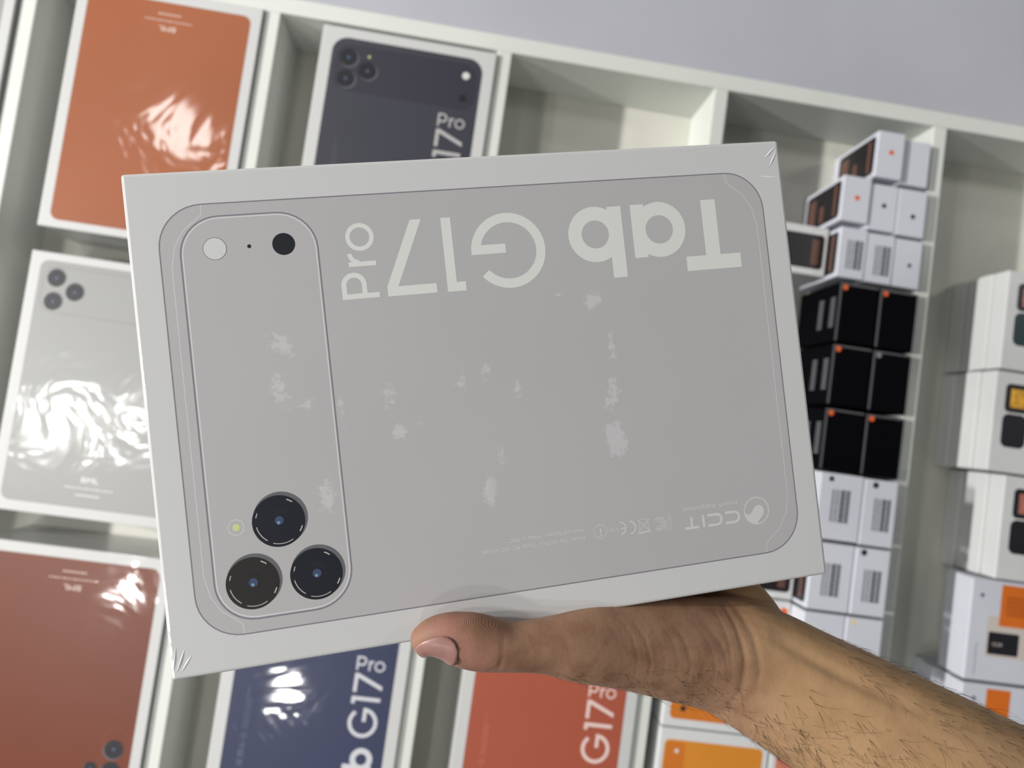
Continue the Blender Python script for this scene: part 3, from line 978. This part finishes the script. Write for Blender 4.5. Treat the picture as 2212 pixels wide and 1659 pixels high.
def groove(pts, depth, width):
    global disp
    d = dist_poly(pts)
    e0, e1 = np.asarray(pts[0], float), np.asarray(pts[-1], float)
    span = np.linalg.norm(e1 - e0)
    t = np.clip(((co[:, :2] - e0) @ (e1 - e0)) / span ** 2, 0, 1)
    fade = np.sin(np.pi * t) ** 0.7                  # folds run out softly at both ends
    disp = disp - np.where(front, depth * fade * np.exp(-(d / width) ** 2), 0)


groove([(112, -124), (124, -134), (138, -144), (156, -155), (176, -166)], 1.25, 3.4)           # groove along the tendon
groove([(112, -132), (126, -142), (142, -152), (160, -163)], -0.5, 5.0)                        # tendon itself
groove([(95, -108), (97, -120), (97.5, -132), (94, -146), (88, -154)], 0.45, 1.5)              # wrist fold
groove([(101, -112), (104, -124), (104, -138), (100, -150)], 0.3, 1.4)
groove([(89, -110), (91, -124), (90, -138), (86, -148)], 0.2, 1.0)
for k, xx in enumerate((34, 41, 47, 54, 60, 66, 72, 78, 84)):
    cy_ = -114 - (xx - 30) * 0.30
    groove([(xx - 2, cy_ + 16), (xx + 3, cy_ + 6), (xx + 4.5, cy_ - 4), (xx + 2, cy_ - 15)], 0.05 + 0.06 * (k % 3), 0.7)
groove([(-11.5, -97), (-12.5, -103), (-14, -108)], 0.15, 1.2)                                   # thumb joint folds
groove([(-16.5, -114.5), (-14.5, -110.5), (-12.8, -106.5)], 0.3, 0.9)
groove([(-20, -113.8), (-16, -111.0)], 0.25, 0.8)
co += nrm * disp[:, None]
hand_me.vertices.foreach_set('co', (co / 1000).reshape(-1))
for p in hand_me.polygons:
    p.use_smooth = True
hand_me.update()

# skin: warm tan with pinker fingertip, fine pores and creases
sk = bpy.data.materials.new('skin')
sk.use_nodes = True
nt = sk.node_tree
bs = nt.nodes['Principled BSDF']
bs.inputs['Roughness'].default_value = 0.52
bs.inputs['Specular IOR Level'].default_value = 0.35
bs.inputs['Subsurface Weight'].default_value = 0.12
bs.inputs['Subsurface Radius'].default_value = (0.004, 0.0016, 0.0008)
bs.inputs['Subsurface Scale'].default_value = 1.0
tc = nt.nodes.new('ShaderNodeTexCoord')
sep = nt.nodes.new('ShaderNodeSeparateXYZ')
nt.links.new(tc.outputs['Object'], sep.inputs[0])


def mrange(src, a, b, c=0.0, d=1.0):
    m_ = nt.nodes.new('ShaderNodeMapRange')
    m_.interpolation_type = 'SMOOTHSTEP'
    for i, v in enumerate((a, b, c, d)):
        m_.inputs[i + 1].default_value = v
    nt.links.new(src, m_.inputs[0])
    return m_.outputs[0]


def mixc(fac, a, b):
    m_ = nt.nodes.new('ShaderNodeMix')
    m_.data_type = 'RGBA'
    nt.links.new(fac, m_.inputs[0])
    for i, v in ((6, a), (7, b)):
        if isinstance(v, tuple):
            m_.inputs[i].default_value = v
        else:
            nt.links.new(v, m_.inputs[i])
    return m_.outputs[2]


def noise(scale, detail=3, dist=0.0):
    n = nt.nodes.new('ShaderNodeTexNoise')
    n.inputs['Scale'].default_value = scale
    n.inputs['Detail'].default_value = detail
    n.inputs['Distortion'].default_value = dist
    nt.links.new(tc.outputs['Object'], n.inputs['Vector'])
    return n.outputs['Fac']


along = mrange(sep.outputs[0], 0.080, 0.125)
tip = mrange(sep.outputs[0], 0.000, -0.030)
c1 = mixc(along, lin(158, 122, 97), lin(170, 136, 100))
c2 = mixc(tip, c1, lin(158, 112, 98))
c3 = mixc(mrange(noise(90, 4), 0.35, 0.7), c2, mixc(along, lin(138, 102, 80), lin(162, 128, 93)))
nt.links.new(c3, bs.inputs['Base Color'])
# crease lines across the thumb base, ridges on the finger pad, pores
wv = nt.nodes.new('ShaderNodeTexWave')
wv.wave_type = 'BANDS'
wv.bands_direction = 'X'
wv.wave_profile = 'SAW'
wv.inputs['Scale'].default_value = 75
wv.inputs['Distortion'].default_value = 3.0
wv.inputs['Detail'].default_value = 2
wv.inputs['Detail Scale'].default_value = 0.6
nt.links.new(tc.outputs['Object'], wv.inputs['Vector'])
wmask = math_node('MULTIPLY', mrange(sep.outputs[0], 0.012, 0.045), mrange(sep.outputs[0], 0.112, 0.092))
rg = nt.nodes.new('ShaderNodeTexWave')
rg.wave_type = 'BANDS'
rg.bands_direction = 'DIAGONAL'
rg.inputs['Scale'].default_value = 900
rg.inputs['Distortion'].default_value = 4.0
rg.inputs['Detail'].default_value = 1
rg.inputs['Detail Scale'].default_value = 0.15
nt.links.new(tc.outputs['Object'], rg.inputs['Vector'])
rmask = math_node('MULTIPLY', mrange(sep.outputs[0], -0.008, -0.016), mrange(sep.outputs[1], -0.106, -0.099))
hsum = math_node('ADD', math_node('MULTIPLY', math_node('MULTIPLY', wv.outputs['Fac'], wmask), 0.22), math_node('MULTIPLY', math_node('MULTIPLY', rg.outputs['Fac'], rmask), 0.16))
hsum = math_node('ADD', hsum, math_node('MULTIPLY', noise(1500, 2), 0.22))
hsum = math_node('ADD', hsum, math_node('MULTIPLY', noise(300, 3), 0.35))
bp = nt.nodes.new('ShaderNodeBump')
bp.inputs['Strength'].default_value = 0.55
bp.inputs['Distance'].default_value = 0.0006
nt.links.new(hsum, bp.inputs['Height'])
nt.links.new(bp.outputs[0], bs.inputs['Normal'])

person = new_obj('person', hand_me, sk)
person.matrix_world = HELD
person['label'] = 'bare hairy forearm and hand of a person gripping the held tablet box'
person['category'] = 'person'

# fingernails
M_nail = mat('fingernail', (152, 112, 104), 0.4, coat=0.15, coat_rough=0.25, mottle=0.06, mscale=300)


def nail(frames, i0, i1, a0, a1, lift, name='fingernail'):
    bm = bmesh.new()
    rows = []
    nu, nw = 12, 14
    for i in range(nu + 1):
        q = i / nu
        fi = i0 + (i1 - i0) * q
        lo = int(fi)
        hi = min(lo + 1, len(frames) - 1)
        t = fi - lo
        A, B_ = frames[lo], frames[hi]
        c = A[0].lerp(B_[0], t)
        ac = A[1].lerp(B_[1], t).normalized()
        ou = A[2].lerp(B_[2], t).normalized()
        r1, r2 = A[3] + (B_[3] - A[3]) * t, A[4] + (B_[4] - A[4]) * t
        wid = 1.0 if q < 0.55 else max(0.12, math.sqrt(max(0.0, 1 - ((q - 0.55) / 0.45) ** 2)))
        wid *= min(1.0, 0.8 + 2 * q)
        row = []
        for k in range(nw + 1):
            s = k / nw * 2 - 1
            a = math.radians((a0 + a1) / 2 + (a1 - a0) / 2 * s * wid)
            row.append(bm.verts.new((c + ac * ((r1 + lift) * math.cos(a)) + ou * ((r2 + lift) * math.sin(a))) * MM))
        rows.append(row)
    for i in range(nu):
        for k in range(nw):
            bm.faces.new((rows[i][k], rows[i + 1][k], rows[i + 1][k + 1], rows[i][k + 1]))
    bmesh.ops.recalc_face_normals(bm, faces=bm.faces)
    me = bm_mesh(bm, name, True)
    o = new_obj(name, me, M_nail, person)
    sm = o.modifiers.new('t', 'SOLIDIFY')
    sm.thickness = 0.0004
    return o


NAIL_T = nail(thumb_frames, 1, 12.5, 184, 76, 0.55)
for fr in finger_frames:
    nail(fr, len(fr) * 0.99 - 1, len(fr) * 0.80, 235, 305, 0.15)

# ---------------------------------------------------------------- hair on forearm and thumb base
rng = np.random.default_rng(11)
npol = len(hand_me.polygons)
cen = np.empty(npol * 3)
hand_me.polygons.foreach_get('center', cen)
cen = cen.reshape(-1, 3) * 1000
pn = np.empty(npol * 3)
hand_me.polygons.foreach_get('normal', pn)
pn = pn.reshape(-1, 3)
adir = np.array([0.80, -0.60, 0.12])
adir /= np.linalg.norm(adir)
acr = np.array([0.60, 0.80, 0.0])            # across the arm, towards the upper side
origin = np.array([112.0, -145.5, -18])
s_al = (cen - origin) @ adir
s_ac = (cen - origin) @ acr
dens = np.zeros(npol)
on_arm = (s_al > -4) & (s_al < 200)
low = np.clip((7 - s_ac) / 26, 0, 1)
dens = np.where(on_arm, 0.34 * np.clip((s_al - 22) / 40, 0, 1) + 1.0 * low ** 0.8 * np.clip((s_al + 8) / 30, 0.25, 1), 0)
upper_edge = on_arm & (s_ac > 20)
dens = np.where(upper_edge, 0.5 * np.clip((s_al - 12) / 20, 0, 1), dens)
thumb_low = (cen[:, 0] > 8) & (cen[:, 0] < 100) & (cen[:, 1] < -118 - (cen[:, 0] - 8) * 0.20) & (s_al < 0)
dens = np.where(thumb_low & (pn[:, 1] < -0.1), 0.55, dens)
dens = np.where(pn[:, 2] < -0.55, dens * 0.25, dens)
dens = np.maximum(dens, 0)
pick = rng.choice(npol, size=3600, p=dens / dens.sum())
hv, hf = [], []
for pi_ in pick:
    p0 = cen[pi_]
    nn = pn[pi_]
    flow = adir * rng.uniform(0.4, 1.1) + acr * rng.uniform(-0.9, 0.9) * (1 if s_ac[pi_] < 0 else 0.5) - np.array([0, 0.35, 0])
    tg = flow - nn * (flow @ nn)
    tg /= np.linalg.norm(tg) + 1e-9
    side = np.cross(nn, tg)
    L = rng.gamma(4.0, 2.2) * (0.55 if thumb_low[pi_] else 1.0)
    L = min(L, 18)
    curl = rng.normal(0, 0.55)
    up = rng.uniform(0.15, 0.65)
    r0 = rng.uniform(0.045, 0.095)
    ns = 6
    b_ = len(hv)
    for k in range(ns + 1):
        q = k / ns
        c = p0 - nn * 0.2 + tg * (L * q) + side * (curl * L * 0.5 * q * q) + nn * (up * L * (q - 0.75 * q * q))
        r = r0 * (1 - 0.8 * q)
        for j in range(3):
            a = 2 * math.pi * j / 3
            hv.append(tuple((c + (side * math.cos(a) + nn * math.sin(a)) * r) / 1000))
    for k in range(ns):
        for j in range(3):
            hf.append((b_ + 3 * k + j, b_ + 3 * k + (j + 1) % 3, b_ + 3 * k + 3 + (j + 1) % 3, b_ + 3 * k + 3 + j))
hme = bpy.data.meshes.new('arm_hair')
hme.from_pydata(hv, [], hf)
hme.update()
hair = new_obj('arm_hair', hme, mat('dark_hair', (44, 34, 30), 0.5), person)
hair['kind'] = 'stuff'
